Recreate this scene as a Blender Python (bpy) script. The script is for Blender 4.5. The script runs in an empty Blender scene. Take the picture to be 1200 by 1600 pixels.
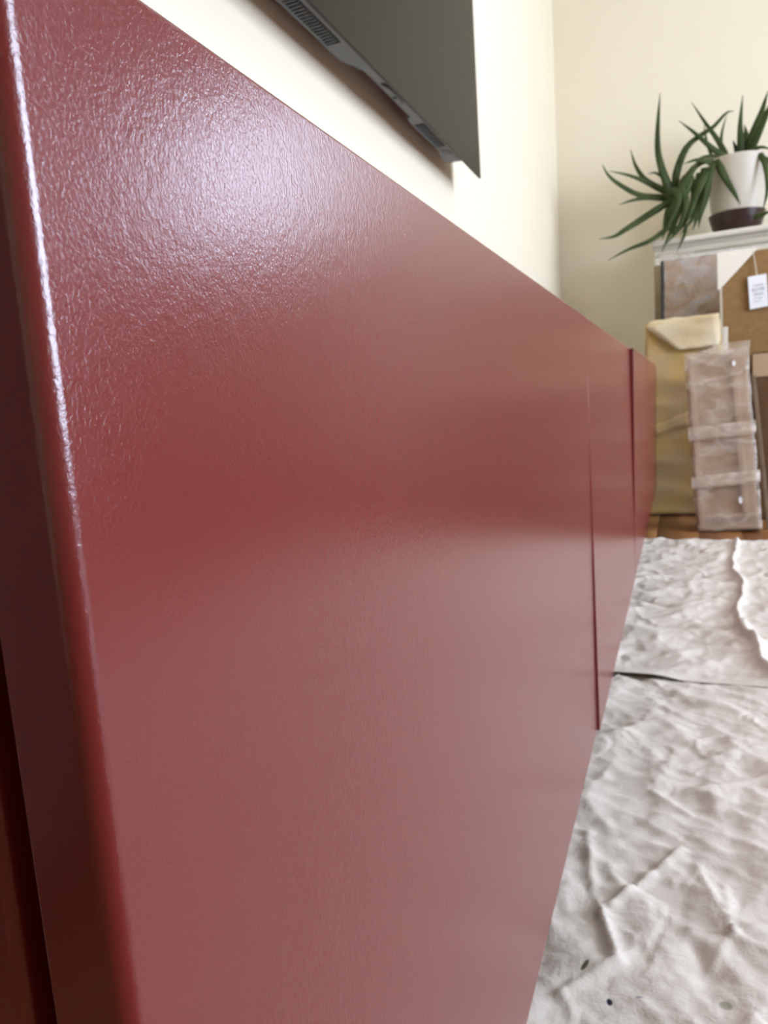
import bpy, bmesh, math, random
import numpy as np
from mathutils import Vector, Matrix, noise
random.seed(7)
SC = bpy.context.scene
COL = SC.collection

# ------------------------------------------------------------------ camera
cam_d = bpy.data.cameras.new('camera')
cam = bpy.data.objects.new('camera', cam_d)
COL.objects.link(cam)
SC.camera = cam
CR = Vector((0.926962, 0.369115, -0.067053)); CU = Vector((0.0082, 0.158757, 0.987284)); CF = Vector((-0.375067, 0.915724, -0.144135))
M4 = Matrix((CR, CU, -CF)).transposed().to_4x4()
M4.translation = Vector((0.07522, -0.07522, 0.41669))
cam.matrix_world = M4
cam_d.sensor_fit = 'AUTO'; cam_d.sensor_width = 36.0; cam_d.lens = 25.844
cam_d.clip_start = 0.005; cam_d.clip_end = 60
cam_d.dof.use_dof = True; cam_d.dof.focus_distance = 0.15; cam_d.dof.aperture_fstop = 40.0

# ------------------------------------------------------------------ world, lights, exposure
W = bpy.data.worlds.new('world'); SC.world = W; W.use_nodes = True
bg = W.node_tree.nodes['Background']
bg.inputs[0].default_value = (0.685, 0.79, 1.0, 1); bg.inputs[1].default_value = 23.0
SC.view_settings.view_transform = 'Standard'; SC.view_settings.look = 'None'
SC.view_settings.exposure = 0.0; SC.view_settings.gamma = 1.0
SC.view_settings.use_curve_mapping = False

def portal(name, loc, rot, sx, sy):
    """daylight portal: emits nothing itself, only helps sample the sky through a window"""
    l = bpy.data.lights.new(name, 'AREA'); l.shape = 'RECTANGLE'; l.size = sx; l.size_y = sy
    l.cycles.is_portal = True
    o = bpy.data.objects.new(name, l); o.location = loc; o.rotation_euler = rot; COL.objects.link(o)
R_X, B_Y, F_Y, L_X, CEIL = 3.2, 3.48, -2.8, -0.43, 2.6
W1 = (0.35, 2.15, 0.35, 2.35)      # window in the right wall: y0 y1 z0 z1
W2 = (1.85, 2.48, 1.30, 2.12)       # window in the back wall: x0 x1 z0 z1
portal('window_portal', (R_X + .19, (W1[0]+W1[1])/2, (W1[2]+W1[3])/2), (0, math.pi/2, 0), W1[3]-W1[2], W1[1]-W1[0])
portal('window_portal', ((W2[0]+W2[1])/2, B_Y + .19, (W2[2]+W2[3])/2), (-math.pi/2, 0, 0), W2[1]-W2[0], W2[3]-W2[2])

la = bpy.data.lights.new('ceiling_light', 'AREA'); la.shape = 'DISK'; la.size = .5; la.energy = 15; la.color = (1.0, .91, .80)  # added fill without a fixture, brightens the lower back wall
lo_ = bpy.data.objects.new('ceiling_light', la); lo_.location = (1.3, 1.4, 2.56); COL.objects.link(lo_)

# ------------------------------------------------------------------ materials
def mat(name, col, rough=0.6, spec=0.5, bump=None, vary=None, coat=0.0, trans=0.0, metal=0.0):
    """bump: (noise scale, detail, strength, distance); vary: (scale, second colour, contrast lo, hi)"""
    m = bpy.data.materials.new(name); m.use_nodes = True
    nt = m.node_tree; b = nt.nodes['Principled BSDF']
    b.inputs['Base Color'].default_value = (*col, 1); b.inputs['Roughness'].default_value = rough
    b.inputs['Specular IOR Level'].default_value = spec; b.inputs['Metallic'].default_value = metal
    b.inputs['Coat Weight'].default_value = coat
    tc = nt.nodes.new('ShaderNodeTexCoord')
    if bump:
        n = nt.nodes.new('ShaderNodeTexNoise'); n.inputs['Scale'].default_value = bump[0]; n.inputs['Detail'].default_value = bump[1]
        nt.links.new(tc.outputs['Object'], n.inputs['Vector'])
        bp = nt.nodes.new('ShaderNodeBump'); bp.inputs['Strength'].default_value = bump[2]; bp.inputs['Distance'].default_value = bump[3]
        nt.links.new(n.outputs['Fac'], bp.inputs['Height']); nt.links.new(bp.outputs['Normal'], b.inputs['Normal'])
    if vary:
        n = nt.nodes.new('ShaderNodeTexNoise'); n.inputs['Scale'].default_value = vary[0]; n.inputs['Detail'].default_value = 4
        nt.links.new(tc.outputs['Object'], n.inputs['Vector'])
        r = nt.nodes.new('ShaderNodeValToRGB')
        r.color_ramp.elements[0].position = vary[2]; r.color_ramp.elements[1].position = vary[3]
        r.color_ramp.elements[0].color = (*col, 1); r.color_ramp.elements[1].color = (*vary[1], 1)
        nt.links.new(n.outputs['Fac'], r.inputs['Fac']); nt.links.new(r.outputs['Color'], b.inputs['Base Color'])
    if trans > 0:
        t = nt.nodes.new('ShaderNodeBsdfTransparent'); mx = nt.nodes.new('ShaderNodeMixShader')
        mp = nt.nodes.new('ShaderNodeMapping'); mp.inputs['Scale'].default_value = (14, 14, 30); mp.inputs['Rotation'].default_value = (0, .5, 0)
        nn = nt.nodes.new('ShaderNodeTexNoise'); nn.inputs['Detail'].default_value = 3; nn.inputs['Scale'].default_value = 1; nn.inputs['Distortion'].default_value = 1.2
        mr = nt.nodes.new('ShaderNodeMapRange'); mr.inputs[1].default_value = .35; mr.inputs[2].default_value = .68
        mr.inputs[3].default_value = min(1, trans+.12); mr.inputs[4].default_value = trans-.22
        nt.links.new(tc.outputs['Object'], mp.inputs['Vector']); nt.links.new(mp.outputs[0], nn.inputs['Vector'])
        nt.links.new(nn.outputs['Fac'], mr.inputs[0]); nt.links.new(mr.outputs[0], mx.inputs[0])
        out = nt.nodes['Material Output']
        nt.links.new(b.outputs[0], mx.inputs[1]); nt.links.new(t.outputs[0], mx.inputs[2]); nt.links.new(mx.outputs[0], out.inputs['Surface'])
    return m

def red_paint(name='red_paint'):
    m = mat(name, (0.160, 0.0160, 0.0148), rough=0.215, spec=0.78)
    nt = m.node_tree; b = nt.nodes['Principled BSDF']
    tc = nt.nodes.new('ShaderNodeTexCoord')
    mp = nt.nodes.new('ShaderNodeMapping'); mp.inputs['Scale'].default_value = (1, 1, 0.85)
    nt.links.new(tc.outputs['Object'], mp.inputs['Vector'])
    n1 = nt.nodes.new('ShaderNodeTexNoise'); n1.inputs['Scale'].default_value = 1500; n1.inputs['Detail'].default_value = 3
    n1.inputs['Distortion'].default_value = 0.6
    n2 = nt.nodes.new('ShaderNodeTexNoise'); n2.inputs['Scale'].default_value = 480; n2.inputs['Detail'].default_value = 1
    for n in (n1, n2): nt.links.new(mp.outputs[0], n.inputs['Vector'])
    ad = nt.nodes.new('ShaderNodeMath'); ad.operation = 'MULTIPLY_ADD'; ad.inputs[1].default_value = 0.8
    nt.links.new(n2.outputs['Fac'], ad.inputs[0]); nt.links.new(n1.outputs['Fac'], ad.inputs[2])
    bp = nt.nodes.new('ShaderNodeBump'); bp.inputs['Strength'].default_value = 0.55; bp.inputs['Distance'].default_value = 0.00012
    nt.links.new(ad.outputs[0], bp.inputs['Height']); nt.links.new(bp.outputs['Normal'], b.inputs['Normal'])
    return m

def glass_mat():
    m = bpy.data.materials.new('window_glass'); m.use_nodes = True
    nt = m.node_tree; nt.nodes.remove(nt.nodes['Principled BSDF'])
    t = nt.nodes.new('ShaderNodeBsdfTransparent'); g = nt.nodes.new('ShaderNodeBsdfGlossy'); g.inputs['Roughness'].default_value = 0.02
    fr = nt.nodes.new('ShaderNodeFresnel'); fr.inputs['IOR'].default_value = 1.3
    mx = nt.nodes.new('ShaderNodeMixShader')
    nt.links.new(fr.outputs[0], mx.inputs[0]); nt.links.new(t.outputs[0], mx.inputs[1]); nt.links.new(g.outputs[0], mx.inputs[2])
    nt.links.new(mx.outputs[0], nt.nodes['Material Output'].inputs['Surface'])
    return m

def wood_mat():
    m = mat('oak_floor', (0.30, 0.13, 0.045), rough=0.38)
    nt = m.node_tree; b = nt.nodes['Principled BSDF']
    tc = nt.nodes.new('ShaderNodeTexCoord'); mp = nt.nodes.new('ShaderNodeMapping'); mp.inputs['Scale'].default_value = (30, 2.2, 30)
    inf = nt.nodes.new('ShaderNodeObjectInfo')
    nt.links.new(tc.outputs['Object'], mp.inputs['Vector'])
    n = nt.nodes.new('ShaderNodeTexNoise'); n.noise_dimensions = '4D'; n.inputs['Scale'].default_value = 1; n.inputs['Detail'].default_value = 5
    mu = nt.nodes.new('ShaderNodeMath'); mu.operation = 'MULTIPLY'; mu.inputs[1].default_value = 20
    nt.links.new(inf.outputs['Random'], mu.inputs[0]); nt.links.new(mu.outputs[0], n.inputs['W'])
    nt.links.new(mp.outputs[0], n.inputs['Vector'])
    r = nt.nodes.new('ShaderNodeValToRGB'); r.color_ramp.elements[0].position = .3; r.color_ramp.elements[1].position = .72
    r.color_ramp.elements[0].color = (0.20, 0.080, 0.026, 1); r.color_ramp.elements[1].color = (0.36, 0.165, 0.055, 1)
    nt.links.new(n.outputs['Fac'], r.inputs['Fac']); nt.links.new(r.outputs['Color'], b.inputs['Base Color'])
    return m

def canvas_mat(name, spots):
    """off-white cotton drop cloth: weave relief, faint dirt and, where given, old paint spots with their own shape"""
    m = mat(name, (0.655, 0.605, 0.53), rough=0.92, spec=0.15, vary=(9, (0.585, 0.535, 0.465), .42, .68))
    nt = m.node_tree; b = nt.nodes['Principled BSDF']
    tc = nt.nodes.new('ShaderNodeTexCoord')
    n = nt.nodes.new('ShaderNodeTexNoise'); n.inputs['Scale'].default_value = 420; n.inputs['Detail'].default_value = 2
    n2 = nt.nodes.new('ShaderNodeTexNoise'); n2.inputs['Scale'].default_value = 75; n2.inputs['Detail'].default_value = 3
    for q in (n, n2): nt.links.new(tc.outputs['Object'], q.inputs['Vector'])
    ad = nt.nodes.new('ShaderNodeMath'); ad.operation = 'MULTIPLY_ADD'; ad.inputs[1].default_value = 1.2
    nt.links.new(n2.outputs['Fac'], ad.inputs[0]); nt.links.new(n.outputs['Fac'], ad.inputs[2])
    bp = nt.nodes.new('ShaderNodeBump'); bp.inputs['Strength'].default_value = 0.5; bp.inputs['Distance'].default_value = 0.001
    nt.links.new(ad.outputs[0], bp.inputs['Height']); nt.links.new(bp.outputs['Normal'], b.inputs['Normal'])
    src = b.inputs['Base Color'].links[0].from_socket
    for (x, y, rx, ry, ang, col) in spots:
        mp = nt.nodes.new('ShaderNodeMapping'); mp.vector_type = 'TEXTURE'
        mp.inputs['Location'].default_value = (x, y, 0); mp.inputs['Rotation'].default_value = (0, 0, ang); mp.inputs['Scale'].default_value = (rx, ry, 1)
        nt.links.new(tc.outputs['Object'], mp.inputs['Vector'])
        sx = nt.nodes.new('ShaderNodeSeparateXYZ'); nt.links.new(mp.outputs[0], sx.inputs[0])
        cx = nt.nodes.new('ShaderNodeCombineXYZ'); nt.links.new(sx.outputs[0], cx.inputs[0]); nt.links.new(sx.outputs[1], cx.inputs[1])
        ln = nt.nodes.new('ShaderNodeVectorMath'); ln.operation = 'LENGTH'; nt.links.new(cx.outputs[0], ln.inputs[0])
        mr = nt.nodes.new('ShaderNodeMapRange'); mr.inputs[1].default_value = 0.8; mr.inputs[2].default_value = 1.15
        mr.inputs[3].default_value = 1; mr.inputs[4].default_value = 0
        nt.links.new(ln.outputs['Value'], mr.inputs[0])
        mx = nt.nodes.new('ShaderNodeMixRGB'); mx.inputs[2].default_value = (*col, 1)
        nt.links.new(mr.outputs[0], mx.inputs[0]); nt.links.new(src, mx.inputs[1]); src = mx.outputs[0]
    nt.links.new(src, b.inputs['Base Color'])
    return m

M = dict(
    red=red_paint(),
    wall=mat('cream_wall_paint', (0.79, 0.715, 0.545), .75, .3, bump=(220, 2, .12, .001)),
    ceil=mat('ceiling_paint', (0.84, 0.82, 0.78), .8, .2, bump=(120, 2, .1, .001)),
    trim=mat('white_gloss_trim', (0.80, 0.78, 0.73), .35, bump=(60, 2, .05, .001)),
    subfloor=mat('dark_subfloor', (0.05, 0.03, 0.015), .8, bump=(80, 2, .2, .001)),
    wood=wood_mat(), glass=glass_mat(),
    black=mat('black_plastic', (0.012, 0.012, 0.013), .45, bump=(300, 2, .05, .0005)),
    grey=mat('grey_plastic_housing', (0.085, 0.095, 0.105), .5, bump=(500, 2, .1, .0003)),
    slat=mat('dark_grey_plastic', (0.008, 0.009, 0.009), .5, bump=(500, 2, .1, .0003)),
    screen=mat('matt_screen_panel', (0.013, 0.009, 0.0045), .34, .11, bump=(700, 1, .02, .0002)),
    steel=mat('dark_steel', (0.08, 0.08, 0.085), .4, metal=.8, bump=(200, 2, .05, .0005)),
    leaf=mat('aloe_leaf', (0.028, 0.045, 0.010), .55, .2, vary=(14, (0.055, 0.078, 0.020), .4, .7), bump=(120, 2, .1, .001)),
    stem=mat('aloe_stem', (0.07, 0.085, 0.03), .6, vary=(40, (0.12, 0.10, 0.05), .4, .7)),
    soil=mat('potting_soil', (0.03, 0.02, 0.012), .95, bump=(160, 5, 1, .004)),
    pot=mat('white_glazed_pot', (0.53, 0.48, 0.39), .5, bump=(40, 2, .08, .002)),
    saucer=mat('dark_brown_glaze', (0.030, 0.010, 0.007), .35, bump=(80, 2, .05, .001)),
    white=mat('white_furniture_paint', (0.74, 0.69, 0.585), .4, bump=(90, 2, .06, .001)),
    card=mat('brown_cardboard', (0.15, 0.080, 0.036), .85, .2, vary=(6, (0.125, 0.066, 0.028), .35, .7), bump=(140, 2, .1, .001)),
    pinkcard=mat('pale_brown_cardboard', (0.40, 0.265, 0.155), .8, .2, vary=(8, (0.32, 0.205, 0.115), .35, .7), bump=(140, 2, .1, .001)),
    fibre=mat('brown_fibreboard', (0.27, 0.155, 0.060), .8, .2, vary=(50, (0.24, 0.135, 0.05), .4, .6), bump=(400, 3, .2, .0006)),
    paletape=mat('pale_kraft_tape', (0.47, 0.33, 0.20), .5, bump=(90, 2, .1, .001)),
    paper=mat('white_card', (0.78, 0.725, 0.615), .8, .2, bump=(200, 2, .05, .0005)),
    tag=mat('white_paper_tag', (0.80, 0.79, 0.80), .7, .2, bump=(200, 2, .05, .0005)),
    ink=mat('grey_print', (0.42, 0.42, 0.45), .8, .2, vary=(160, (0.66, 0.66, 0.68), .45, .6)),
    string=mat('pale_string', (0.62, 0.55, 0.42), .9, .1, bump=(600, 2, .4, .0005)),
    foam=mat('yellow_foam_sheet', (0.53, 0.36, 0.12), .75, .25, vary=(7, (0.47, 0.335, 0.175), .42, .6), bump=(90, 3, .35, .003)),
    foamlight=mat('pale_foam_sheet', (0.66, 0.57, 0.40), .7, .25, vary=(9, (0.56, 0.43, 0.23), .4, .65), bump=(90, 3, .3, .003)),
    wrap=mat('clear_bubble_wrap', (0.70, 0.60, 0.50), .32, .5, bump=(110, 2, .5, .003), trans=.74),
    film=mat('clear_plastic_film', (0.78, 0.74, 0.72), .22, .6, bump=(45, 3, .5, .004), trans=.82),
    tape=mat('clear_packing_tape', (0.72, 0.61, 0.49), .28, .5, bump=(60, 2, .2, .002), trans=.62),
    navy=mat('dark_frame_paint', (0.035, 0.04, 0.05), .5, bump=(100, 2, .05, .001)),
    batten=mat('brown_batten_wood', (0.17, 0.115, 0.065), .6, vary=(20, (0.14, 0.09, 0.05), .4, .6)),
    darkdoor=mat('dark_stained_door', (0.13, 0.10, 0.085), .5, bump=(40, 3, .1, .001)),  # kept dark so the added door dims what the sideboard end reflects
    tan=mat('tan_wood', (0.30, 0.215, 0.125), .6, vary=(20, (0.25, 0.175, 0.10), .4, .6)),  # shade on the white cabinet's posts, put into a tan colour
)

# ------------------------------------------------------------------ mesh helpers
def link(name, me, material=None, parent=None, smooth=False):
    o = bpy.data.objects.new(name, me); COL.objects.link(o)
    if material is not None and not me.materials: me.materials.append(material)
    if smooth:
        for p_ in me.polygons: p_.use_smooth = True
    if parent is not None: o.parent = parent
    return o

def from_bm(name, bm, material=None, parent=None, smooth=False):
    bmesh.ops.recalc_face_normals(bm, faces=bm.faces)
    me = bpy.data.meshes.new(name); bm.to_mesh(me); bm.free()
    return link(name, me, material, parent, smooth)

def box_bm(bm, x0, x1, y0, y1, z0, z1, bevel=0.0, seg=2):
    b2 = bmesh.new()
    vs = [b2.verts.new((x, y, z)) for z in (z0, z1) for y in (y0, y1) for x in (x0, x1)]
    for q in ((0, 1, 3, 2), (4, 5, 7, 6), (0, 1, 5, 4), (2, 3, 7, 6), (0, 2, 6, 4), (1, 3, 7, 5)):
        b2.faces.new([vs[i] for i in q])
    bmesh.ops.recalc_face_normals(b2, faces=b2.faces)
    if bevel > 0:
        bmesh.ops.bevel(b2, geom=list(b2.edges), offset=bevel, segments=seg, profile=.5, affect='EDGES')
    tmp = bpy.data.meshes.new('tmp'); b2.to_mesh(tmp); b2.free(); bm.from_mesh(tmp); bpy.data.meshes.remove(tmp)

def box(name, x0, x1, y0, y1, z0, z1, material, parent=None, bevel=0.0, seg=2):
    bm = bmesh.new(); box_bm(bm, x0, x1, y0, y1, z0, z1, bevel, seg)
    o = from_bm(name, bm, material, parent, smooth=bevel > 0)
    if bevel > 0:
        w = o.modifiers.new('weighted_normals', 'WEIGHTED_NORMAL'); w.keep_sharp = True
    return o

def prism(name, pts, z0, z1, material, parent=None, axis='Z', bevel=0.0):
    """polygon pts extruded along an axis: Z -> (x, y), X -> (y, z), Y -> (x, z)"""
    f = {'Z': lambda a, b, c: (a, b, c), 'X': lambda a, b, c: (c, a, b), 'Y': lambda a, b, c: (a, c, b)}[axis]
    bm = bmesh.new()
    lo = [bm.verts.new(f(a, b, z0)) for a, b in pts]; hi = [bm.verts.new(f(a, b, z1)) for a, b in pts]
    n = len(pts); bm.faces.new(lo); bm.faces.new(hi[::-1])
    for i in range(n): bm.faces.new((lo[i], lo[(i+1) % n], hi[(i+1) % n], hi[i]))
    bmesh.ops.recalc_face_normals(bm, faces=bm.faces)
    if bevel > 0: bmesh.ops.bevel(bm, geom=list(bm.edges), offset=bevel, segments=2, profile=.5, affect='EDGES')
    return from_bm(name, bm, material, parent, smooth=bevel > 0)

def lathe(name, prof, loc, material, parent=None, n=40):
    bm = bmesh.new(); rings = []
    for (r, z) in prof:
        rings.append([bm.verts.new((r*math.cos(2*math.pi*i/n), r*math.sin(2*math.pi*i/n), z)) for i in range(n)] if r > 1e-6 else [bm.verts.new((0, 0, z))])
    for a, b in zip(rings, rings[1:]):
        for i in range(n):
            j = (i+1) % n
            if len(a) == 1 and len(b) == 1: continue
            if len(a) == 1: bm.faces.new((a[0], b[i], b[j]))
            elif len(b) == 1: bm.faces.new((a[i], a[j], b[0]))
            else: bm.faces.new((a[i], a[j], b[j], b[i]))
    o = from_bm(name, bm, material, parent, smooth=True); o.location = loc
    o.data.set_sharp_from_angle(angle=math.radians(40))
    return o

def spline(P, n):
    P = [Vector(p) for p in P]; out = []
    P = [P[0]*2 - P[1]] + P + [P[-1]*2 - P[-2]]
    m = len(P) - 3
    for k in range(n):
        t = k/(n-1)*m; i = min(int(t), m-1); t -= i
        a, b, c, d = P[i:i+4]
        out.append(0.5*((2*b) + (c-a)*t + (2*a-5*b+4*c-d)*t*t + (3*b-a-3*c+d)*t**3))
    return out

def sweep(bm, path, rad, flat=1.0, n=8, face=Vector((0, -1, .4))):
    """tube along path, radius rad(t); flat squeezes it along the side turned to `face`"""
    rings = []
    for k, p in enumerate(path):
        d = (path[min(k+1, len(path)-1)] - path[max(k-1, 0)]).normalized()
        a = d.cross(face); a = a.normalized() if a.length > 1e-4 else d.orthogonal().normalized()
        b = a.cross(d).normalized(); r = rad(k/(len(path)-1))
        rings.append([bm.verts.new(p + a*(r*math.cos(2*math.pi*i/n)) + b*(r*flat*math.sin(2*math.pi*i/n))) for i in range(n)])
    for a, b in zip(rings, rings[1:]):
        for i in range(n): bm.faces.new((a[i], a[(i+1) % n], b[(i+1) % n], b[i]))
    bm.faces.new(rings[0][::-1]); bm.faces.new(rings[-1])

def grid_box(name, x0, x1, y0, y1, z0, z1, step, material, parent, amp, freq, seed, anis=(1, 1, 1)):
    """closed box with gridded faces whose surface is rumpled by noise: wrapped packets"""
    bm = bmesh.new(); cache = {}
    nx, ny, nz = [max(1, round(d/step)) for d in (x1-x0, y1-y0, z1-z0)]
    def V(i, j, k):
        if (i, j, k) not in cache:
            p = Vector((x0+(x1-x0)*i/nx, y0+(y1-y0)*j/ny, z0+(z1-z0)*k/nz))
            q = Vector((p.x*anis[0], p.y*anis[1], p.z*anis[2]))*freq + Vector((seed, seed*1.7, -seed))
            v = noise.noise_vector(q) + 0.5*noise.noise_vector(q*2.3)
            if k == 0: v.z = 0
            cache[i, j, k] = bm.verts.new(p + v*amp)
        return cache[i, j, k]
    for i in range(nx):
        for j in range(ny):
            for k in (0, nz): bm.faces.new((V(i, j, k), V(i+1, j, k), V(i+1, j+1, k), V(i, j+1, k)))
    for i in range(nx):
        for k in range(nz):
            for j in (0, ny): bm.faces.new((V(i, j, k), V(i+1, j, k), V(i+1, j, k+1), V(i, j, k+1)))
    for j in range(ny):
        for k in range(nz):
            for i in (0, nx): bm.faces.new((V(i, j, k), V(i, j+1, k), V(i, j+1, k+1), V(i, j, k+1)))
    return from_bm(name, bm, material, parent, smooth=True)

def patch(name, quad, nu, nv, material, parent, amp, freq, seed, thick=0.0012):
    """a rumpled sheet stretched over four corner points, with a real thickness"""
    a, b, c, d = [Vector(q) for q in quad]; bm = bmesh.new(); g = []
    for j in range(nv+1):
        row = []
        for i in range(nu+1):
            u, v = i/nu, j/nv
            p = (a*(1-u)+b*u)*(1-v) + (d*(1-u)+c*u)*v
            row.append(bm.verts.new(p + noise.noise_vector(p*freq + Vector((seed, 0, seed)))*amp))
        g.append(row)
    for j in range(nv):
        for i in range(nu): bm.faces.new((g[j][i], g[j][i+1], g[j+1][i+1], g[j+1][i]))
    o = from_bm(name, bm, material, parent, smooth=True)
    s = o.modifiers.new('thickness', 'SOLIDIFY'); s.thickness = thick; s.offset = 0
    return o

def empty(name, loc, label, cat, group=None, rot=(0, 0, 0)):
    o = bpy.data.objects.new(name, None); COL.objects.link(o); o.location = loc; o.rotation_euler = rot
    o.empty_display_size = .05
    return tag(o, label, cat, group)
def tag(o, label, cat, group=None):
    o['label'] = label; o['category'] = cat
    if group: o['group'] = group
    return o
def struct(o): o['kind'] = 'structure'; return o

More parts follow.
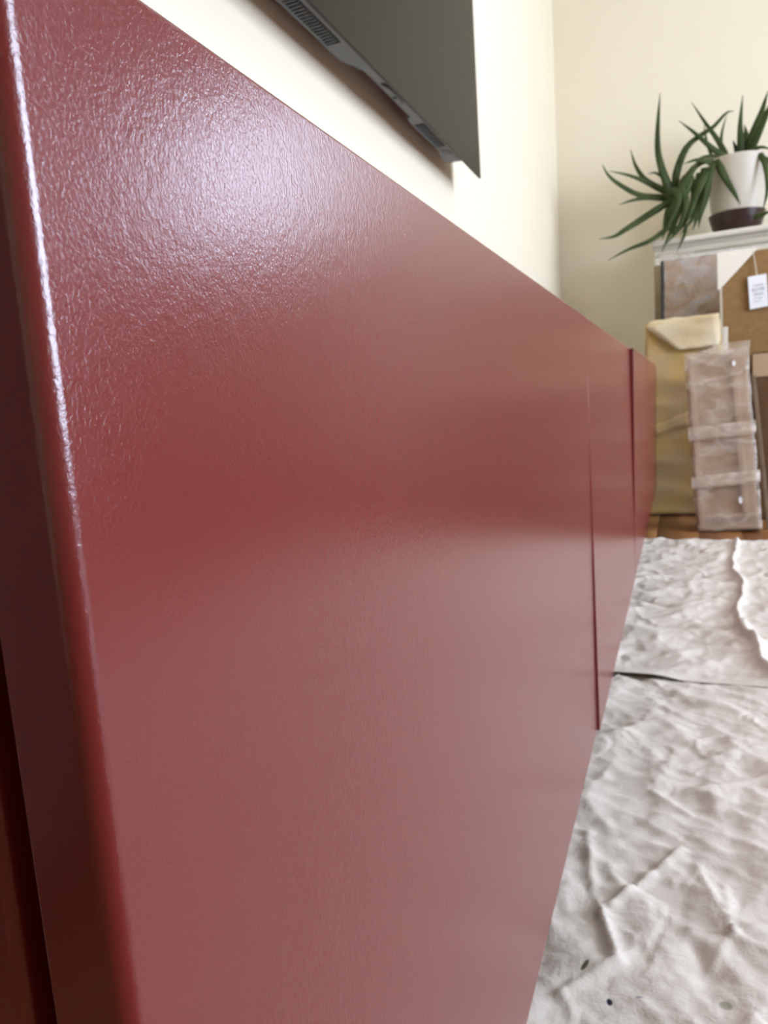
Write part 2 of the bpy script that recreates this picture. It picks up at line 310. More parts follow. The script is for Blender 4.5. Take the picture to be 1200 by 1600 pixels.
# leaf half-width and centre line, metres
LEAVES = [
    (0.0165, [(0.047, 3.217, 1.173), (0.019, 3.206, 1.248), (0.001, 3.196, 1.332), (0.003, 3.185, 1.434), (0.012, 3.175, 1.534)]),
    (0.0122, [(0.033, 3.217, 1.178), (-0.045, 3.230, 1.237), (-0.084, 3.245, 1.300), (-0.104, 3.259, 1.371)]),
    (0.0122, [(0.028, 3.217, 1.173), (-0.049, 3.188, 1.222), (-0.110, 3.161, 1.250), (-0.181, 3.133, 1.271)]),
    (0.0129, [(0.030, 3.217, 1.158), (-0.068, 3.188, 1.174), (-0.143, 3.159, 1.220), (-0.183, 3.131, 1.256), (-0.202, 3.101, 1.291)]),
    (0.0135, [(0.036, 3.217, 1.148), (-0.032, 3.196, 1.160), (-0.089, 3.175, 1.156), (-0.147, 3.154, 1.142)]),
    (0.0171, [(0.033, 3.196, 1.129), (-0.037, 3.159, 1.087), (-0.115, 3.122, 1.040), (-0.161, 3.086, 1.011), (-0.217, 3.049, 1.002)]),
    (0.0122, [(0.038, 3.133, 1.025), (-0.026, 3.104, 0.980), (-0.108, 3.077, 0.953), (-0.184, 3.049, 0.917)]),
    (0.0158, [(0.059, 3.227, 1.174), (0.071, 3.236, 1.258), (0.105, 3.245, 1.336), (0.152, 3.254, 1.373), (0.204, 3.262, 1.401), (0.249, 3.271, 1.445), (0.277, 3.280, 1.449)]),
    (0.0143, [(0.262, 3.290, 1.272), (0.198, 3.262, 1.323), (0.137, 3.235, 1.381), (0.077, 3.206, 1.431)]),
    (0.0122, [(0.258, 3.311, 1.284), (0.221, 3.322, 1.365), (0.175, 3.332, 1.444), (0.126, 3.343, 1.533)]),
    (0.0071, [(0.234, 3.364, 1.329), (0.239, 3.390, 1.409), (0.259, 3.416, 1.485)]),
    (0.0165, [(0.303, 3.301, 1.276), (0.302, 3.293, 1.340), (0.299, 3.287, 1.397), (0.307, 3.280, 1.502)]),
    (0.0193, [(0.309, 3.322, 1.275), (0.339, 3.301, 1.346), (0.372, 3.280, 1.426), (0.392, 3.259, 1.492)]),
    (0.0193, [(0.320, 3.301, 1.271), (0.355, 3.272, 1.341), (0.386, 3.245, 1.407), (0.414, 3.217, 1.460)]),
    (0.0158, [(0.213, 3.206, 1.261), (0.237, 3.185, 1.193), (0.269, 3.164, 1.125), (0.291, 3.143, 1.071)]),
    (0.0122, [(0.362, 3.206, 1.258), (0.379, 3.185, 1.203), (0.383, 3.164, 1.117), (0.365, 3.143, 1.030)]),
    (0.0143, [(0.274, 3.259, 1.276), (0.321, 3.241, 1.276), (0.363, 3.224, 1.285), (0.405, 3.206, 1.264)]),
    (0.0165, [(0.121, 3.175, 1.211), (0.085, 3.151, 1.110), (0.050, 3.125, 1.016), (0.012, 3.101, 0.930)]),
    (0.0165, [(0.135, 3.185, 1.193), (0.129, 3.161, 1.106), (0.091, 3.136, 1.030), (0.027, 3.112, 0.957)]),
    (0.0158, [(0.167, 3.196, 1.237), (0.163, 3.172, 1.144), (0.131, 3.146, 1.055), (0.079, 3.122, 0.990)]),
    (0.0143, [(0.184, 3.206, 1.237), (0.175, 3.185, 1.133), (0.154, 3.164, 1.062), (0.145, 3.143, 1.008)]),
    (0.0143, [(0.057, 3.185, 1.158), (0.033, 3.164, 1.080), (0.024, 3.143, 1.029), (0.015, 3.122, 0.979)]),
    (0.0143, [(0.075, 3.196, 1.176), (0.080, 3.175, 1.111), (0.064, 3.154, 1.049), (0.050, 3.133, 0.987)]),
    (0.0079, [(0.028, 3.238, 1.230), (-0.009, 3.259, 1.265), (-0.043, 3.280, 1.273)]),
    (0.0064, [(0.201, 3.343, 1.312), (0.186, 3.350, 1.359), (0.176, 3.356, 1.411), (0.173, 3.364, 1.445)]),
    (0.0107, [(0.292, 3.322, 1.290), (0.285, 3.311, 1.318), (0.274, 3.301, 1.349)]),
    (0.0071, [(0.102, 3.175, 1.029), (0.092, 3.143, 0.983), (0.067, 3.112, 0.924)]),
    (0.0143, [(0.133, 3.175, 1.243), (0.103, 3.164, 1.199), (0.062, 3.154, 1.133), (0.051, 3.143, 1.073)]),
    (0.0122, [(0.202, 3.217, 1.254), (0.144, 3.185, 1.268), (0.093, 3.154, 1.254)]),
    (0.0122, [(0.355, 3.259, 1.261), (0.390, 3.227, 1.235), (0.419, 3.196, 1.176)]),
    (0.0129, [(0.144, 3.227, 1.208), (0.110, 3.203, 1.178), (0.074, 3.178, 1.136), (0.019, 3.154, 1.115)]),
    (0.0158, [(0.150, 3.196, 1.222), (0.143, 3.172, 1.124), (0.109, 3.146, 1.053), (0.050, 3.122, 1.009)]),
    (0.0177, [(0.052, 3.154, 1.170), (0.074, 3.136, 1.127), (0.051, 3.119, 1.056), (0.018, 3.101, 0.986)]),
    (0.0170, [(0.103, 3.175, 1.214), (0.083, 3.157, 1.166), (0.057, 3.140, 1.113), (0.036, 3.122, 1.059)]),
    (0.0155, [(0.080, 3.154, 1.171), (0.102, 3.136, 1.111), (0.085, 3.119, 1.039), (0.045, 3.101, 0.977)]),
    (0.0163, [(0.178, 3.175, 1.218), (0.148, 3.157, 1.155), (0.119, 3.140, 1.080), (0.091, 3.122, 1.004)]),
    (0.0155, [(0.161, 3.196, 1.220), (0.166, 3.175, 1.145), (0.145, 3.154, 1.066), (0.124, 3.133, 1.001)]),
    (0.0191, [(0.051, 3.196, 1.144), (0.034, 3.182, 1.186), (0.020, 3.167, 1.227), (0.001, 3.154, 1.261)]),
    (0.0177, [(0.027, 3.206, 1.150), (0.051, 3.196, 1.179), (0.067, 3.185, 1.222), (0.070, 3.175, 1.266)]),
    (0.0142, [(0.051, 3.175, 1.127), (0.016, 3.161, 1.117), (-0.020, 3.146, 1.090), (-0.067, 3.133, 1.062)]),
    (0.0142, [(0.226, 3.259, 1.273), (0.197, 3.245, 1.286), (0.162, 3.230, 1.285), (0.134, 3.217, 1.272)]),
    (0.0155, [(0.289, 3.280, 1.270), (0.261, 3.266, 1.280), (0.226, 3.251, 1.282), (0.197, 3.238, 1.266)]),
    (0.0142, [(0.122, 3.259, 1.231), (0.098, 3.241, 1.207), (0.069, 3.224, 1.190), (0.039, 3.206, 1.164)]),
    (0.0142, [(0.307, 3.322, 1.281), (0.322, 3.335, 1.336), (0.324, 3.350, 1.381), (0.319, 3.364, 1.417)]),
    (0.0121, [(0.340, 3.185, 1.026), (0.360, 3.175, 1.027), (0.381, 3.164, 1.032), (0.406, 3.154, 1.038)]),
    (0.0121, [(0.201, 3.185, 1.247), (0.183, 3.167, 1.187), (0.165, 3.151, 1.115), (0.147, 3.133, 1.032)]),
]

# ------------------------------------------------------------------ the room
T = 0.2
def wall_with_hole(name, axis, c0, c1, a0, a1, hole):
    bm = bmesh.new()
    h0, h1, z0, z1 = hole
    for (p, q, r, s) in ((a0, h0, 0, CEIL), (h1, a1, 0, CEIL), (h0, h1, 0, z0), (h0, h1, z1, CEIL)):
        if axis == 'x': box_bm(bm, c0, c1, p, q, r, s)
        else: box_bm(bm, p, q, c0, c1, r, s)
    return struct(from_bm(name, bm, M['wall']))
wall_with_hole('wall_left', 'x', L_X-T, L_X, F_Y-T, B_Y+T, (-1.15, -.14, 0, 2.05))  # opening holds the added door
d1 = struct(box('door_1', L_X-.10, L_X-.06, -1.146, -.144, .006, 2.046, M['darkdoor'], bevel=.002, seg=1))  # unseen dark door, added to darken reflections in the sideboard's near edge
for z0, z1 in ((.20, .95), (1.10, 1.90)): box('door_panel', L_X-.0598, L_X-.054, -1.03, -.26, z0, z1, M['darkdoor'], d1, bevel=.002, seg=1)
box('door_handle', L_X-.0598, L_X-.02, -.245, -.225, 1.00, 1.02, M['steel'], d1, bevel=.003, seg=1)
wall_with_hole('wall_right', 'x', R_X, R_X+T, F_Y-T, B_Y+T, W1)
wall_with_hole('wall_back', 'y', B_Y, B_Y+T, L_X, R_X, W2)
struct(box('wall_front', L_X, R_X, F_Y-T, F_Y, 0, CEIL, M['wall']))
struct(box('ceiling', L_X-T, R_X+T, F_Y-T, B_Y+T, CEIL, CEIL+.1, M['ceil']))
floor = struct(box('floor', L_X-T, R_X+T, F_Y-T, B_Y+T, -.12, -.018, M['subfloor']))
PW = 0.11
plank_me = None
k = 0; x = L_X + .002
while x < R_X - .01:
    w = min(PW-.0015, R_X-.002-x)
    if plank_me is None or w < PW-.002:
        o = box('floor_plank', 0, w, F_Y+.002, B_Y-.002, -.018, 0, M['wood'], floor, bevel=.0008, seg=1)
        if plank_me is None: plank_me = o.data
    else:
        o = link('floor_plank', plank_me, None, floor)
    o.location = (x, 0, 0); x += PW
struct(box('baseboard_left', L_X, L_X+.014, -.12, B_Y, 0, .09, M['trim'], bevel=.003))
struct(box('baseboard_back', L_X+.014, R_X-.014, B_Y-.014, B_Y, 0, .09, M['trim'], bevel=.003))
struct(box('baseboard_right', R_X-.014, R_X, F_Y, B_Y, 0, .09, M['trim'], bevel=.003))

def window(name, axis, c, hole, nv, nh):
    """frame, mullions and glass in a wall opening; c = coordinate of the frame's middle plane"""
    h0, h1, z0, z1 = hole
    def B(nm, a0, a1, d0, d1, b0, b1, m_, par):
        if axis == 'x': return box(nm, c+d0, c+d1, a0, a1, b0, b1, m_, par, bevel=.003 if m_ is not M['glass'] else 0, seg=1)
        return box(nm, a0, a1, c+d0, c+d1, b0, b1, m_, par, bevel=.003 if m_ is not M['glass'] else 0, seg=1)
    bm = bmesh.new(); fw = .06
    for (a0, a1, b0, b1) in ((h0, h0+fw, z0, z1), (h1-fw, h1, z0, z1), (h0+fw, h1-fw, z0, z0+fw), (h0+fw, h1-fw, z1-fw, z1)):
        if axis == 'x': box_bm(bm, c-.03, c+.03, a0, a1, b0, b1)
        else: box_bm(bm, a0, a1, c-.03, c+.03, b0, b1)
    fr = struct(from_bm(name, bm, M['trim']))
    for i in range(1, nv):
        a = h0+fw+(h1-h0-2*fw)*i/nv; B('mullion', a-.025, a+.025, -.025, .025, z0+fw, z1-fw, M['trim'], fr)
    for i in range(1, nh):
        b = z0+fw+(z1-z0-2*fw)*i/nh
        for q in range(nv):
            s0 = h0+fw+(h1-h0-2*fw)*q/nv + (.025 if q else 0); s1 = h0+fw+(h1-h0-2*fw)*(q+1)/nv - (.025 if q < nv-1 else 0)
            B('glazing_bar', s0, s1, -.02, .02, b-.015, b+.015, M['trim'], fr)
    for q in range(nv):
        s0 = h0+fw+(h1-h0-2*fw)*q/nv + (.025 if q else 0); s1 = h0+fw+(h1-h0-2*fw)*(q+1)/nv - (.025 if q < nv-1 else 0)
        B('window_pane', s0, s1, -.002, .002, z0+fw, z1-fw, M['glass'], fr)
    B('window_sill', h0, h1, -.10, -.03, z0, z0+.02, M['trim'], fr)
window('window_1', 'x', R_X+.12, W1, 2, 1)
window('window_2', 'y', B_Y+.12, W2, 1, 1)

# ------------------------------------------------------------------ red sideboard
sb = empty('sideboard', (0, 0, 0), 'long low red-painted sideboard with four plain glossy doors', 'sideboard')
XF, XB = -.0206, -.418
for y0, y1 in ((-.0028, .018), (1.182, 1.1995), (1.2005, 1.218), (2.382, 2.4)):
    box('side_panel', XB, XF, y0, y1, .10, .478, M['red'], sb, bevel=.0022, seg=3)
for y0, y1 in ((.0185, 1.1815), (1.2185, 2.3815)):
    box('top_panel', XB, XF, y0, y1, .460, .478, M['red'], sb, bevel=.001, seg=2)
    box('bottom_panel', XB, XF, y0, y1, .10, .118, M['red'], sb, bevel=.001, seg=2)
    box('back_panel', XB, XB+.006, y0, y1, .1185, .4595, M['red'], sb)
    box('shelf', XB+.007, XF-.01, y0, y1, .28, .296, M['red'], sb, bevel=.001, seg=1)
DT, DH = .0150, .38
door_me = None
for i in range(4):
    w0, w1 = (-.0028 if i == 0 else .0003), .6-.0003
    bm = bmesh.new(); box_bm(bm, -DT/2, DT/2, w0, w1, -DH/2, DH/2)
    bmesh.ops.recalc_face_normals(bm, faces=bm.faces)
    if i == 0:      # the thickly painted, rounded outer edge
        ed = [e for e in bm.edges if all(abs(v.co.y - w0) < 1e-6 and v.co.x > 0 for v in e.verts)]
        bmesh.ops.bevel(bm, geom=ed, offset=.0033, segments=8, profile=.5, affect='EDGES')
    ed = [e for e in bm.edges if len(e.link_faces) == 2 and e.calc_face_angle() > .6]
    bmesh.ops.bevel(bm, geom=ed, offset=.0009, segments=2, profile=.5, affect='EDGES')
    d = from_bm('door', bm, M['red'], sb, smooth=True)
    wn = d.modifiers.new('weighted_normals', 'WEIGHTED_NORMAL'); wn.keep_sharp = True
    # the doors hang a little out of true: second one proud at its foot, third and fourth proud along the top
    dx, a = ((0, 0), (.0011, -.0080), (.0042, .0092), (.0042, .0092))[i]
    d.location = (-DT/2 + dx, .6*i, .29); d.rotation_euler = (0, a, 0)
for y in (.08, 1.14, 1.26, 2.32):
    for x in (-.08, -.36):
        bm = bmesh.new(); bmesh.ops.create_cone(bm, cap_ends=True, segments=20, radius1=.018, radius2=.024, depth=.10)
        l = from_bm('leg', bm, M['red'], sb, smooth=True); l.location = (x, y, .05); l.data.set_sharp_from_angle(angle=.7)

# ------------------------------------------------------------------ television on the wall
tv = empty('television', (-.365, 1.12, .932), 'dark thin flat-screen television mounted on the wall above the sideboard', 'television')
def P(o): o.parent = tv; o.matrix_parent_inverse = Matrix.Translation(-tv.location); return o
P(box('screen', -.3648, -.360, .505, 1.735, .932, 1.640, M['screen'], bevel=.0008, seg=2))
zc = .9345
outl = [(-.3650, .66), (-.3650, 1.588), (-.3700, 1.592), (-.3985, 1.582), (-.3985, 1.545), (-.3905, 1.500), (-.3905, 1.325), (-.3885, 1.300), (-.3800, 1.292), (-.3800, 1.072),
        (-.3850, 1.066), (-.3870, 1.050), (-.3920, 1.045), (-.3980, 1.025), (-.3980, .66)]
P(prism('rear_housing', outl, zc, 1.26, M['grey']))
def grille(y0, y1, x0, x1, pitch, nm):
    P(box(nm, x0, x1, y0, y1, zc-.0006, zc+.0003, M['slat']))
    bm = bmesh.new(); n = int((y1-y0)/pitch)
    for q in range(n):
        yy = y0+(q+.5)*(y1-y0)/n; box_bm(bm, x0+.001, x1-.001, yy-pitch*.13, yy+pitch*.13, zc-.0026, zc-.0005)
    s = P(from_bm('vent_slats', bm, M['grey'])); s['kind'] = 'stuff'
grille(.70, .975, -.3935, -.3725, .0080, 'vent_grille')
grille(1.335, 1.478, -.3870, -.3690, .0080, 'vent_grille')
P(box('port_slot', -.3850, -.3720, 1.500, 1.532, zc-.0012, zc+.001, M['black']))
P(box('port_slot', -.3715, -.3660, 1.552, 1.586, zc-.0014, zc+.001, M['black']))
bm = bmesh.new()
sweep(bm, [Vector((-.3752 + .0088*math.cos(t), 1.182 + .050*math.sin(t), zc)) for t in np.linspace(-1.35, 1.25, 18)], lambda t: .0034*(.4+.6*math.sin(math.pi*min(1, .15+t*.8))), n=8)
P(from_bm('power_button_recess', bm, M['black'], None, True))
bm = bmesh.new(); bmesh.ops.create_cone(bm, cap_ends=True, segments=24, radius1=.0055, radius2=.006, depth=.003)
pb = P(from_bm('power_button', bm, M['grey'], None, True)); pb.location = (-.3735, 1.200, zc-.001)
P(box('wall_bracket', -.4295, -.397, .95, 1.29, 1.02, 1.22, M['steel'], bevel=.002, seg=1))

# ------------------------------------------------------------------ drop cloths
def crease_field(X, Y, n, x0, x1, y0, y1, seed, amp, lmin, lmax, wmin, wmax):
    rs = np.random.RandomState(seed); H = np.zeros_like(X)
    for _ in range(n):
        cx, cy, a = rs.uniform(x0, x1), rs.uniform(y0, y1), rs.uniform(0, math.pi)
        L_, w, A = rs.uniform(lmin, lmax), rs.uniform(wmin, wmax), rs.normal(0, amp); kk = rs.uniform(-1.2, 1.2)/L_
        dx, dy = X-cx, Y-cy; s = dx*math.cos(a)+dy*math.sin(a); t = -dx*math.sin(a)+dy*math.cos(a) + kk*s*s
        H += A*np.exp(-np.abs(t/w)**1.5)*np.exp(-(s/L_)**4)
    return H
def ridge(X, Y, pts, w, A, sharp=1.4):
    H = np.zeros_like(X)
    for (ax, ay), (bx, by) in zip(pts, pts[1:]):
        ux, uy = bx-ax, by-ay; l2 = ux*ux+uy*uy
        t = np.clip(((X-ax)*ux+(Y-ay)*uy)/l2, 0, 1); d = np.hypot(X-ax-t*ux, Y-ay-t*uy)
        H = np.maximum(H, np.exp(-(d/w)**sharp))
    return A*H
def cloth(name, xs, ys, hf, material, label):
    X, Y = np.meshgrid(xs, ys); Z = hf(X, Y)
    nx, ny = len(xs), len(ys)
    v = np.stack([X.ravel(), Y.ravel(), Z.ravel()], 1)
    i, j = np.meshgrid(np.arange(nx-1), np.arange(ny-1)); a = (j*nx+i).ravel()
    f = np.stack([a, a+1, a+nx+1, a+nx], 1)
    me = bpy.data.meshes.new(name); me.from_pydata(v.tolist(), [], f.tolist())
    o = link(name, me, material, None, True)
    s = o.modifiers.new('thickness', 'SOLIDIFY'); s.thickness = .001; s.offset = -1
    return tag(o, label, 'drop cloth')
def lump(X, Y, seed, amp, freqs, n=26):
    rs = np.random.RandomState(seed); H = 0
    for _ in range(n):
        f_ = rs.uniform(*freqs); a = rs.uniform(0, 2*math.pi); H = H + np.sin((X*math.cos(a)+Y*math.sin(a))*f_ + rs.uniform(0, 6.3) + 1.3*np.sin(Y*f_*.31+rs.uniform(0, 6)))
    return H*amp/math.sqrt(n)

def crumple(X, Y, seed, n, wl, amp):
    """facets between sharp creases: triangle waves in many directions, bent and faded in and out"""
    rs = np.random.RandomState(seed); H = np.zeros_like(X)
    for _ in range(n):
        a = rs.uniform(0, math.pi); L_ = rs.uniform(*wl); f_ = 1/L_
        s_ = (X*math.cos(a)+Y*math.sin(a))*f_ + rs.uniform(0, 9)
        c_ = (-X*math.sin(a)+Y*math.cos(a))*f_
        s_ = s_ + .35*np.sin(c_*rs.uniform(.6, 1.4)+rs.uniform(0, 6)) + .2*np.sin(c_*rs.uniform(1.5, 2.6)+rs.uniform(0, 6))
        tri = np.abs((s_ % 1.0)*2-1)
        m = .5+.5*np.sin(X*f_*rs.uniform(.8, 2)+rs.uniform(0, 6)+1.5*np.sin(Y*f_*rs.uniform(.8, 2)+rs.uniform(0, 6)))
        H += (tri**rs.uniform(1.0, 2.6)-.4)*m*L_
    return H*amp/math.sqrt(n)

def near_h(X, Y):
    H = .006 + lump(X, Y, 3, .0010, (15, 60))
    H += crumple(X, Y, 41, 9, (.05, .12), .10) + crumple(X, Y, 42, 9, (.018, .045), .11) + crumple(X, Y, 43, 7, (.006, .012), .075)
    H += crease_field(X, Y, 420, -.05, .40, .25, 1.05, 11, .0009, .008, .05, .0011, .0026)
    # the big pinched folds in view
    H += ridge(X, Y, [(.013, .475), (.029, .426)], .0045, .0065) + ridge(X, Y, [(-.010, .585), (.004, .50), (.013, .475)], .004, .0035)
    H -= ridge(X, Y, [(.002, .50), (.018, .435)], .005, .003)
    H += ridge(X, Y, [(.020, .488), (.073, .575)], .0034, .0040) + ridge(X, Y, [(.029, .424), (-.006, .384)], .004, .0035)
    for (bx, by) in ((.085, .56), (.092, .439), (.15, .455), (.078, .475), (.107, .54), (.14, .50)):
        H += ridge(X, Y, [(.108, .477), (bx, by)], .0026, .0020)
    H -= ridge(X, Y, [(.083, .455), (.090, .43)], .004, .003)
    H += ridge(X, Y, [(.05, .73), (.109, .761)], .005, .004) + ridge(X, Y, [(.08, .68), (.16, .74)], .005, .0025) + ridge(X, Y, [(-.02, .66), (.04, .675), (.08, .64)], .005, .003)
    H = H.clip(.0015, .025)
    u = np.clip((Y-.98)/.04, 0, 1)
    return H*(1-u) + .0018*u
def far_h(X, Y):
    H = .0105 + lump(X, Y, 8, .0012, (12, 45)) + crease_field(X, Y, 120, -.05, .45, 1.0, 2.02, 21, .0018, .02, .07, .003, .008)
    H += crumple(X, Y, 51, 9, (.08, .2), .09) + crumple(X, Y, 52, 9, (.028, .07), .12) + crumple(X, Y, 53, 6, (.015, .025), .05)
    Xw = X + .006*np.sin(Y*15+1) + .002*np.sin(Y*47+1)
    H += ridge(Xw, Y, [(.199, 1.98), (.187, 1.70), (.181, 1.643), (.184, 1.53), (.176, 1.41), (.168, 1.24), (.172, 1.15)], .0055, .011, 1.3)
    H += ridge(Xw, Y, [(.176, 1.25), (.177, 1.068), (.20, 1.00)], .0065, .013, 1.3)
    H -= ridge(X, Y, [(-.02, 1.61), (.05, 1.61), (.118, 1.58), (.167, 1.574)], .010, .0055)
    H -= ridge(X, Y, [(-.02, 1.41), (.052, 1.35)], .008, .006) + ridge(X, Y, [(.08, 1.445), (.17, 1.42)], .009, .006)
    H -= ridge(X, Y, [(.03, 1.23), (.10, 1.222), (.15, 1.22)], .008, .005)
    H = H.clip(.0045, .034)
    # its near hem lies on the other cloth and stands off it by the sideboard
    hem = np.exp(-((Y-.985)/.02)**2); lift = np.exp(-((X-.01)/.055)**4)
    return H*(1-hem) + hem*(.0062 + .0075*lift)
xs = np.concatenate([np.arange(-.045, .32, .0028), np.arange(.32, .96, .016)])
cloth('drop_cloth', xs, np.concatenate([np.arange(.12, .30, .012), np.arange(.30, 1.02, .0028), np.arange(1.02, 1.055, .01)]), near_h,
      canvas_mat('cotton_canvas', [(.027, .388, .0021, .0026, 0, (.02, .02, .03)), (.008, .412, .0016, .0048, -.5, (.10, .085, .05)), (.100, .407, .0042, .0040, .3, (.34, .34, .25)), (.046, .396, .0028, .0010, .4, (.30, .29, .28))]),
      'crumpled off-white canvas drop cloth nearest the camera, with small dark spots')
cloth('drop_cloth', xs, np.concatenate([np.arange(.985, 2.004, .0045)]), far_h, canvas_mat('cotton_canvas_clean', []),
      'second off-white drop cloth, farther off, ending at the bare wooden floor')

# ------------------------------------------------------------------ white cabinet along the back wall
RZ = -math.radians(5)
wc = empty('white_cabinet', (-.0258, 3.154, 0), 'white painted cabinet with moulded top ledge standing by the back wall', 'cabinet', rot=(0, 0, RZ))
WL, ZT = 1.42, .984
prism('top_ledge', [(0, ZT-.004), (.004, ZT), (.315, ZT), (.315, ZT-.025), (.010, ZT-.024), (.002, ZT-.018), (0, ZT-.012)], 0, WL, M['white'], wc, 'X')
prism('moulding', [(.012, ZT-.0255), (.30, ZT-.0255), (.30, ZT-.090), (.034, ZT-.090), (.034, ZT-.062), (.026, ZT-.058), (.026, ZT-.040), (.018, ZT-.034)], .008, WL-.008, M['white'], wc, 'X')
bm = bmesh.new()
q = .012
while q < WL-.02: box_bm(bm, q, q+.007, .0215, .0262, ZT-.056, ZT-.042); q += .013
dm = from_bm('dentil_moulding', bm, M['white'], wc); dm['kind'] = 'stuff'
box('cabinet_body', .020, WL-.020, (.042), .31, .06, ZT-.0905, M['white'], wc, bevel=.002, seg=1)
box('corner_post', .004, .040, .034, .0415, 0, ZT-.0905, M['tan'], wc, bevel=.002, seg=1)  # post of the white cabinet, its shade painted in as tan
box('corner_post', WL-.040, WL-.004, .034, .0415, 0, ZT-.0905, M['tan'], wc, bevel=.002, seg=1)
box('plinth', .022, WL-.022, .05, .305, 0, .0595, M['white'], wc)
for a, b in ((.045, .46), (.466, .88), (.886, WL-.045)):
    d = box('door', a, b, .026, .0415, .07, ZT-.097, M['white'], wc, bevel=.002, seg=1)
    bm = bmesh.new(); bmesh.ops.create_uvsphere(bm, u_segments=14, v_segments=8, radius=.012)
    kb = from_bm('knob', bm, M['steel'], d, True); kb.location = (b-.03, .016, .52)

# ------------------------------------------------------------------ potted aloe on the ledge
PX, PY = .288, 3.285
pa = empty('potted_aloe', (PX, PY, ZT), 'trailing aloe with long narrow leaves in a white pot with a brown saucer', 'plant')
def A(o): o.parent = pa; o.matrix_parent_inverse = Matrix.Translation(-pa.location); return o
A(lathe('saucer', [(0, 0.000525), (0.0693, 0.000525), (0.0819, 0.0126), (0.09765, 0.05775), (0.104, 0.0819), (0.1008, 0.084), (0.0945, 0.0777), (0.0777, 0.0189), (0, 0.0105)], (PX, PY, ZT), M['saucer']))
A(lathe('pot', [(0, 0.021), (0.0735, 0.021), (0.0882, 0.0525), (0.09765, 0.126), (0.104, 0.2572), (0.1071, 0.2751), (0.1071, 0.2856), (0.1019, 0.2877), (0.0987, 0.2751), (0.0966, 0.2363), (0, 0.2363)], (PX, PY, ZT), M['pot']))
A(lathe('soil', [(0, 0.2572), (0.0525, 0.2551), (0.09713, 0.2478), (0.0966, 0.2394), (0, 0.2394)], (PX, PY, ZT), M['soil']))
def aloe_leaf(w, pts):
    bm = bmesh.new(); path = spline(pts, 16)
    sweep(bm, path, lambda t: max(.0009, w*(1-.08*t)*(1-t**1.7)**.8) if t > .12 else w*(.75+.25*t/.12), flat=.5, n=8)
    return A(from_bm('leaf', bm, M['leaf'], None, True))
for w, pts in LEAVES: aloe_leaf(w, pts)
for pts in ([(PX-.03, PY-.01, ZT+.25), (0.207, 3.238, 1.269), (0.151, 3.217, 1.262), (0.104, 3.217, 1.223), (0.051, 3.217, 1.166)],
            [(PX+.01, PY+.01, ZT+.245), (0.301, 3.296, 1.265), (0.311, 3.311, 1.292)]):
    bm = bmesh.new(); sweep(bm, spline(pts, 14), lambda t: .011, n=8); A(from_bm('stem', bm, M['stem'], None, True))

# ------------------------------------------------------------------ things leaning below the ledge
# wrapped picture against the cabinet
wp = empty('wrapped_picture', (.0088, 2.975, 0), 'plastic-wrapped pale brown picture with a dark frame edge, leaning below the plant', 'picture', rot=(-math.radians(4.2), 0, 0))
box('frame', .0, .315, .014, .034, .0, .894, M['navy'], wp, bevel=.002, seg=1)
box('backing_board', .014, .315, .006, .0138, .004, .890, M['pinkcard'], wp, bevel=.002, seg=1)
w_ = grid_box('plastic_film', .010, .317, .001, .0055, .003, .902, .015, M['film'], wp, .003, 16, 2.0)
patch('film_flap', [(-.008, .002, .892), (.11, .000, .896), (.12, -.002, .909), (-.012, .003, .911)], 12, 4, M['wrap'], wp, .006, 30, 4)
patch('film_fold', [(.075, -.002, .820), (.086, -.002, .815), (.108, -.003, .760), (.098, -.003, .763)], 3, 8, M['wrap'], wp, .002, 40, 6)

# fibreboard-backed picture with a paper corner and a hang tag
fb = empty('fibreboard_picture', (.2125, 2.802, 0), 'brown fibreboard picture back with white paper corner and hanging tag', 'picture', rot=(-math.radians(5.0), math.radians(-.6), 0))
FH = .867
box('backing_board', .010, .56, .002, .010, .006, FH-.006, M['fibre'], fb, bevel=.001, seg=1)
bm = bmesh.new()
for (a, b, c, d) in ((.0035, .0098, 0, FH), (.5602, .572, 0, FH), (.0098, .5602, 0, .0058), (.0098, .5602, FH-.0058, FH)): box_bm(bm, a, b, .0, .022, c, d)
fm = from_bm('frame', bm, M['string'], fb)
tri = [(-.004, FH+.003), (.128, FH+.003), (.002, FH-.126), (-.004, FH-.126)]
prism('corner_protector', tri, -.0032, -.0004, M['paper'], fb, 'Y')
tri2 = [(.576, FH+.003), (.576, FH-.120), (.570, FH-.120), (.452, FH+.003)]
prism('corner_protector', tri2, -.0032, -.0004, M['paper'], fb, 'Y')
bm = bmesh.new(); sweep(bm, spline([(.108, -.002, FH-.006), (.114, -.006, FH-.045), (.1200, -.008, FH-.096)], 10), lambda t: .0016, n=6)
tg = prism('hang_tag', [(.0910, FH-.096), (.1490, FH-.092), (.1545, FH-.202), (.0965, FH-.208)], -.0100, -.0088, M['tag'], fb, 'Y')
from_bm('string', bm, M['string'], tg, True)
for r0, hgt, l0, l1 in ((.030, .006, .012, .046), (.041, .012, .010, .048), (.058, .010, .012, .046), (.075, .004, .014, .040), (.086, .004, .014, .036)):
    z_ = FH-.096-r0; prism('printed_line', [(.0915+l0+r0*.045, z_), (.0915+l1+r0*.045, z_+.002), (.0915+l1+r0*.045, z_-hgt+.002), (.0915+l0+r0*.045, z_-hgt)], -.0104, -.01005, M['ink'], tg, 'Y')

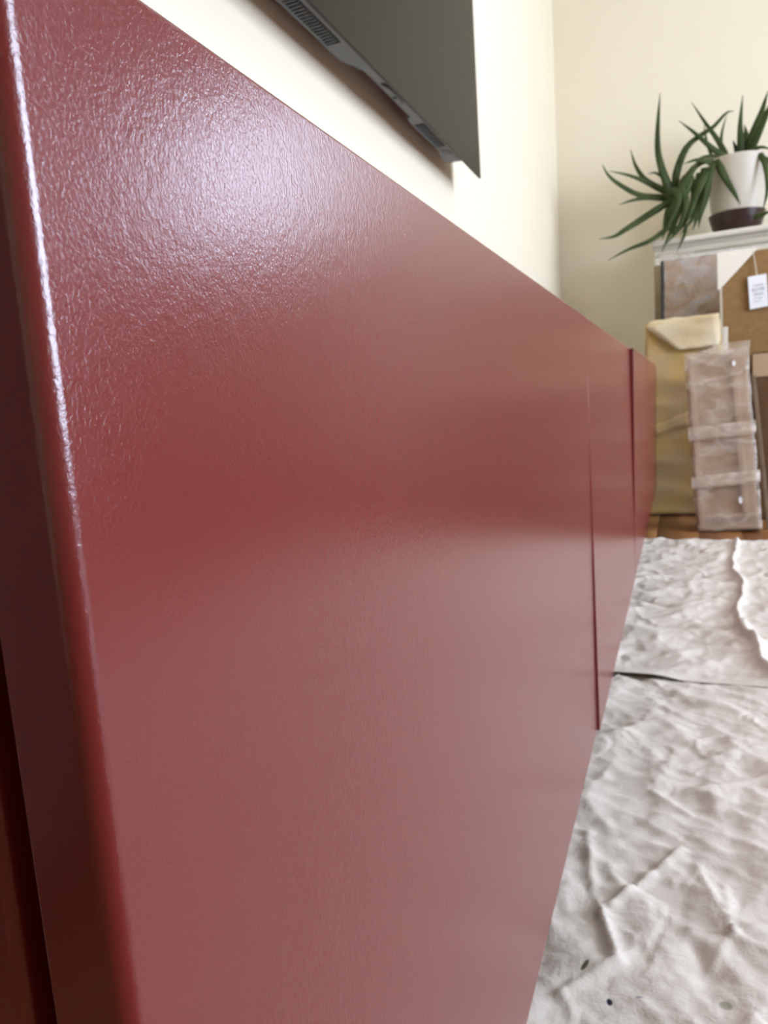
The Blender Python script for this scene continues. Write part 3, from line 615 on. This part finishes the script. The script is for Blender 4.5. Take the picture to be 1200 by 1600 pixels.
# foam-wrapped package beside the far end of the sideboard
fp = empty('foam_wrapped_package', (-.026, 2.44, 0), 'yellow foam-wrapped flat package with a pale folded top, beside the sideboard end', 'package', rot=(-math.radians(3.5), 0, 0))
grid_box('foam_wrap', 0, .218, 0, .055, .006, .615, .012, M['foam'], fp, .006, 9, 1.0, anis=(.6, 1, 2.2))
patch('folded_flap', [(.004, -.010, .600), (.098, -.014, .522), (.215, -.010, .530), (.213, -.008, .626)], 14, 8, M['foamlight'], fp, .004, 28, 3, .003)
patch('top_flap', [(.002, -.009, .602), (.213, -.008, .622), (.215, .052, .632), (.010, .052, .632)], 14, 4, M['foamlight'], fp, .004, 28, 5, .003)
patch('foam_fold', [(.0, -.003, .285), (.125, -.004, .335), (.125, -.005, .290), (.0, -.004, .250)], 10, 3, M['foam'], fp, .003, 30, 8, .003)

# white slat standing behind the bubble-wrapped package
tag(box('wooden_stick', .199, .2165, 2.558, 2.572, 0, .588, M['paper'], bevel=.001, seg=1), 'narrow white wooden stick poking up between the two wrapped packages', 'stick')

# bubble-wrapped panel in front
bp_ = empty('bubble_wrapped_package', (.114, 2.150, 0), 'tall bubble-wrapped cardboard package with two tape bands, standing foremost on the floor', 'package',
            rot=(-math.radians(15.5), -math.radians(3.2), 0))
PWD, PHT = .167, .535
box('panel', .006, PWD-.006, .010, .048, .004, PHT-.022, M['pinkcard'], bp_, bevel=.003, seg=1)
fr_ = [(.008, .024, .010, PHT-.028), (PWD-.045, PWD-.030, .048, PHT-.028), (.025, PWD-.010, .036, .046)]
for a, b, c, d in fr_: box('panel_rail', a, b, -.0015, .0098, c, d, M['pinkcard'], bp_, bevel=.0015, seg=1)
grid_box('bubble_wrap', 0, PWD, -.007, .056, 0, PHT-.014, .011, M['wrap'], bp_, .0035, 20, 5.0)
patch('wrap_lip', [(-.004, -.002, PHT-.060), (PWD*.52, -.004, PHT-.022), (PWD*.52, .004, PHT+.004), (.000, .002, PHT-.030)], 10, 3, M['wrap'], bp_, .003, 40, 2)
patch('wrap_lip', [(PWD*.50, -.004, PHT-.030), (PWD+.004, -.002, PHT-.028), (PWD+.008, .004, PHT+.006), (PWD*.5, .004, PHT+.004)], 10, 3, M['wrap'], bp_, .003, 40, 3)
patch('wrap_fold', [(.0, -.005, PHT-.118), (PWD*.9, -.006, PHT-.090), (PWD*.9, -.006, PHT-.084), (.0, -.005, PHT-.105)], 10, 2, M['wrap'], bp_, .002, 40, 7)
for z0, z1, sl in ((.262, .300, .004), (.122, .158, .006)):
    patch('tape_band', [(-.004, -.0125, z0), (PWD+.004, -.0125, z0+sl), (PWD+.004, -.0125, z1+sl), (-.004, -.0125, z1)], 10, 3, M['tape'], bp_, .0015, 30, z0*9)
for cx, cz, h_ in ((.128, PHT-.062, .016), (.118, .082, .020)):  # two small white ovals on the front of the wrap
    prism('plastic_tab', [(cx+.0045*math.cos(t), cz+h_/2*math.sin(t)) for t in np.linspace(0, 2*math.pi, 13)[:-1]], -.0150, -.0125, M['tag'], bp_, 'Y')

# cardboard box and sheet at the right
cb = empty('cardboard_box', (.283, 2.36, 0), 'closed brown cardboard box with a paler band along its upper edge', 'box', rot=(-math.radians(2), -math.radians(1.2), -math.radians(1.5)))
box('box_body', 0, .46, 0, .20, .002, .492, M['card'], cb, bevel=.003, seg=1)
box('pale_band', -.0006, .4606, -.0014, -.0003, .424, .490, M['paletape'], cb, bevel=.0004, seg=1)['label'] = 'pale kraft band'
box('box_flap', .001, .459, .003, .099, .4925, .4955, M['card'], cb, bevel=.001, seg=1)
box('box_flap', .001, .459, .101, .197, .4925, .4955, M['card'], cb, bevel=.001, seg=1)
cs = box('wooden_batten', -.005, .006, 0, .010, 0, .44, M['batten'], bevel=.001, seg=1)
cs.location = (.302, 2.20, 0); cs.rotation_euler = (-math.radians(12), -math.radians(4.6), 0)
tag(cs, 'thin brown wooden batten leaning between the bubble-wrapped package and the brown box', 'batten')
